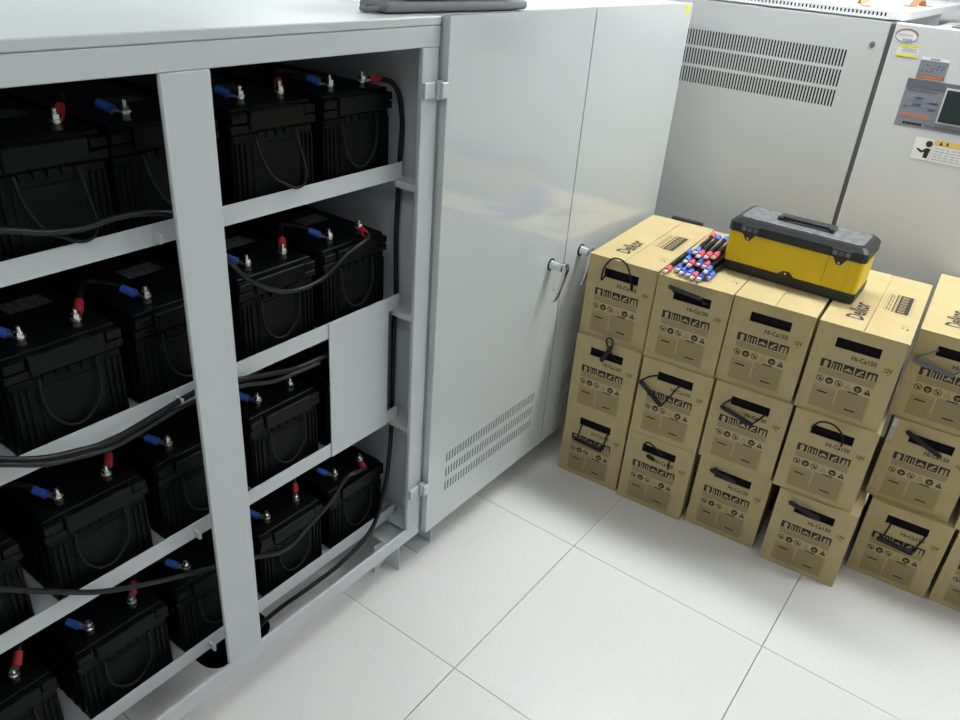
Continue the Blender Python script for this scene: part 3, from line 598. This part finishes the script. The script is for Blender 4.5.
for n, (x, y, yaw, tier) in BOX.items():
    t = thing('battery_carton', 'cardboard carton, %s row, %s' % (TIER[tier], LOOK[n]), 'box', (x, y, tier * 0.2707 + 0.0003), math.radians(yaw), 'stacked cardboard battery cartons')
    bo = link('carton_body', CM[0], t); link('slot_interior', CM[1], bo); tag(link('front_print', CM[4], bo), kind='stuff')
    a = link('top_flap', CM[2], t); c_ = link('top_flap', CM[3], t)
    if tier == 2 and n != 'T3': tag(link('flap_print', CM[5], a), kind='stuff'); tag(link('flap_print', CM[6], c_), kind='stuff')
    for kind, pts in HANDLES.get(n, []):
        if kind == 'cord':
            MB().tube([(-o_, -u, v) for u, v, o_ in pts], 0.0026, 7, sub=5).build('handle_cord', 'greystrap' if n == 'T5' else 'rope', t)
        else:
            (ua, va, oa), (ub, vb, ob) = pts; p = Vector((-oa, -ua, va)); q = Vector((-ob, -ub, vb)); e = (q - p).normalized(); s_ = e.cross(Vector((-1, 0, 0))).normalized() * .0068; k = Vector((-1, 0, 0)) * .0035
            g = MB(); g.hull([p + s_ + k, p - s_ + k, q + s_ + k, q - s_ + k, p + s_ * .7 - k, p - s_ * .7 - k, q + s_ * .7 - k, q - s_ * .7 - k, p - e * .006, q + e * .006])
            g.build('handle_grip', 'greystrap' if n == 'T5' else 'gripgrey' if n == 'T2' else 'grip', t)
    if n == 'M5':
        P = Print(lambda u, v, l=0: (-.0005 - l * .0004, -u, v)); P.rect(.002, .014, .195, .268, 0)
        for i in range(3): P.rect(.0035 + i * .0036, .0052 + i * .0036, .240, .266, 1, 1)
        P.mb.build('white_strip', ['printgrey', 'stickwhite'], t)
    if n == 'T1':
        g = MB(); g.box(BD + .003, BD + .014, -.180, -.065, BH - .02, BH + .015, b=.003); g.build('rear_grip', 'toolblack', t)
TOPZ = 2 * 0.2707 + 0.0003 + BH + 0.0036

# ------------------------------------------------------------------ toolbox
tb = thing('toolbox', 'yellow and black plastic toolbox resting on the cardboard cartons', 'toolbox', (1.118, -0.281, TOPZ + .0012), math.radians(0.6))
def tub(mb, x0, x1, hy, z0, z1, dx=0, dy=0, b=.006, mi=0):
    pts = []
    for z, e, ch in ((z0, 0, 1), (z1, 1, 1)):
        X0, X1, H = x0 - dx * e, x1 + dx * e, hy + dy * e
        for sx in (0, 1):
            for sy in (-1, 1):
                xx = X1 if sx else X0; o_ = -b if sx else b
                pts += [(xx + o_, sy * H, z), (xx, sy * (H - b), z)]
    mb.hull(pts, mi)
L2 = 0.192
b = MB(); tub(b, .004, .156, L2 - .004, 0, .004); tub(b, .002, .158, L2 - .001, .004, .030, .001, .001)
b.prism([(.0005, .028, .0285), (.0005, .012, .043), (.0005, -.006, .043), (.0005, -.022, .0285)], (.004, 0, 0))
bs = b.build('base', 'toolblack', tb)
b = MB(); tub(b, .003, .157, L2 - .002, .0302, .124, .001, .001); 
for y in (-.155, -.095, .135): b.box(.0006, .004, y - .0012, y + .0012, .035, .120)
b.build('body', 'yellow', tb)
b = MB(); tub(b, -.006, .166, L2 + .002, .1242, .150, 0, 0, .010); tub(b, -.006, .166, L2 + .002, .150, .163, -.010, -.012, .010)
ld = b.build('lid', 'toolblack', tb)
b = MB(); tub(b, .014, .146, L2 - .020, .1632, .1652, 0, 0, .012); b.build('lid_top', 'toolgrey', ld)
b = MB(); b.box(.062, .070, -.072, .072, .166, .167); b.box(.096, .104, -.072, .072, .166, .167); b.box(.060, .106, -.080, -.066, .1655, .178, b=.003); b.box(.060, .106, .066, .080, .1655, .178, b=.003); b.box(.070, .096, -.072, .072, .170, .181, b=.004)
b.build('carry_handle', 'toolblack', ld)
for y in (.130, -.128):
    b = MB(); b.box(-.0115, -.0062, y - .028, y + .028, .128, .150, b=.002)
    b.prism([(-.0098, y - .020, .1278), (-.0098, y + .020, .1278), (-.0098, y + .006, .106), (-.0098, y - .006, .106)], (.0036, 0, 0))
    c = b.build('latch', 'toolblack', tb)
    for k in (-.017, 0, .017): MB().box(-.0125, -.0116, y + k - .006, y + k + .006, .133, .145).build('latch_window', 'toolgrey', c)
    MB().cyl((-.0100, y, .112), (-.0115, y, .112), .0032, 10).build('rivet', 'steel', c)
MB().cyl((.0003, .004, .037), (-.0012, .004, .037), .003, 10).build('rivet', 'steel', bs)

# ------------------------------------------------------------------ loose jumper cables on the second carton
random.seed(11)
LAYER = ('lying apart at the left of the cable pile', 'at the bottom of the cable pile', 'in the middle of the cable pile', 'on top of the cable pile')
def loose(x, y, z, ang, L, near_red, k, nth=None):
    near, far = ('pinkred', 'paleblue') if near_red else ('paleblue', 'pinkred')
    col = 'red' if near_red else 'blue'
    lab = 'short cable, %s near end, %s' % (col, LAYER[k]) + ('' if nth is None else ', %s from the left' % ('first', 'second', 'third', 'fourth', 'fifth', 'sixth')[nth])
    t = thing('loose_jumper_cable', lab, 'cable', (x, y, z), ang, 'loose jumper cables on the carton lid')
    MB().tube([(.026, 0, 0), (L * .33, .002, .000), (L * .66, -.002, .000), (L - .026, 0, 0)], .0068, 8, sub=3).build('wire', 'rubber', t)
    for s_, c in ((0, near), (1, far)):
        f = (lambda q: q) if s_ == 0 else (lambda q: L - q)
        MB().cyl((f(.034), 0, 0), (f(.0), 0, 0), .0082, 10, r2=.0090).build('sleeve', c, t)
        m_ = MB(); m_.hull([(f(0), a, b_) for a in (-.006, .006) for b_ in (-.004, .004)] + [(f(-.008), a, b_) for a in (-.0065, .0065) for b_ in (-.0018, .0018)])
        m_.cyl((f(-.013), 0, -.0018), (f(-.013), 0, .0018), .0072, 12); m_.build('ring_lug', 'tin', t)
base = TOPZ + .0095
def bl(i, lay, x, L, red, n):
    y = -.010 - i * .0188 - lay * .0094
    loose(x + random.uniform(-.014, .014), y + (x - .95) * .07, base + lay * .0170, math.radians(5 - (i - 2) * 0.7), L, red, 1 + lay, n)
for i, (x, L, red) in enumerate([(.985, .25, False), (.968, .25, False), (.955, .27, False), (.958, .27, True), (.962, .27, False), (.992, .25, False)]): bl(i, 0, x, L, red, i)
for i, (x, L, red) in enumerate([(1.030, .22, False), (1.000, .24, True), (1.022, .23, False), (1.015, .24, True), (1.000, .23, False)]): bl(i, 1, x, L, red, i)
for i, (x, L, red) in enumerate([(1.075, .20, False), (1.060, .21, True), (1.050, .21, True), (1.070, .20, True)]): bl(i, 2, x, L, red, i)
loose(.944, .0125, base, math.radians(4), .21, True, 0)

# ------------------------------------------------------------------ things on the cabinet tops
def soft_box(sx, sy, sz, r, lump=0.0, seed=1):
    bm = bmesh.new(); bmesh.ops.create_cube(bm, size=1.0)
    bmesh.ops.scale(bm, vec=(sx, sy, sz), verts=bm.verts); bmesh.ops.translate(bm, vec=(0, 0, sz / 2), verts=bm.verts)
    bmesh.ops.bevel(bm, geom=bm.edges[:], offset=r, segments=4, profile=0.5, affect='EDGES')
    bmesh.ops.subdivide_edges(bm, edges=[e for e in bm.edges if e.calc_length() > 0.06], cuts=6, use_grid_fill=True)
    rnd = random.Random(seed); ph = [rnd.uniform(0, 6) for _ in range(6)]
    if lump:
        for v in bm.verts:
            k = v.co.z / sz; d = math.sin(v.co.x * 17 + ph[0]) * math.cos(v.co.y * 21 + ph[1]) + 0.5 * math.sin(v.co.x * 37 + v.co.y * 29 + ph[2])
            v.co.z += lump * d * k; v.co.x *= 1 + 0.06 * math.sin(v.co.z * 40 + ph[3]); v.co.y *= 1 + 0.06 * math.sin(v.co.z * 33 + ph[4])
    me = bpy.data.meshes.new('soft'); bm.to_mesh(me); bm.free()
    for p in me.polygons: p.use_smooth = True
    return me
me = soft_box(.45, .09, .020, .009); me.materials.append(M['greyfab'])
t = thing('padded_sleeve', 'grey padded sleeve lying flat on the cabinet tops under the navy bag', 'case', (.352, .400, 1.4998), math.radians(-5))
link('sleeve_body', me, t); MB().tube([(-.21, -.02, .008), (-.235, -.02, .006), (-.250, -.01, .005), (-.250, .005, .005), (-.235, .015, .006), (-.21, .02, .008)], .005, 8, flat=1).build('pull_tab', 'greyfab', t)
me = soft_box(.40, .15, .13, .040, .006, 3); me.materials.append(M['navy'])
t = thing('soft_bag', 'dark navy soft bag at the top border above the doors', 'bag', (.366, .422, 1.5205), math.radians(-5))
link('bag_body', me, t); MB().tube([(-.10, -.02, .125), (-.08, -.02, .16), (0, -.02, .18), (.08, -.02, .16), (.10, -.02, .125)], .007, 8).build('bag_handle', 'navy', t)
for (x, y, a), w_ in (((1.80, -.135, .4), 'left'), ((2.10, -.235, -.3), 'right')):
    t = thing('copper_strap', 'bent copper connector strap on the white cap of the vented unit, the %s one' % w_, 'connector', (x, y, zc1 + .0008), a, 'copper straps on the power unit')
    b = MB(); pts = [(-.06, 0), (-.02, .0), (0, .016), (.03, .018), (.045, .002), (.085, .001)]
    for (a0, z0), (a1, z1) in zip(pts, pts[1:]): b.hull([(a0, s_, z0 + d) for s_ in (-.013, .013) for d in (0, .003)] + [(a1, s_, z1 + d) for s_ in (-.013, .013) for d in (0, .003)])
    b.build('strap', 'copper', t); MB().cyl((-.045, 0, .003), (-.045, 0, .010), .008, 6, smooth=False).build('bolt', 'steel', t)
bpy.context.view_layer.update()
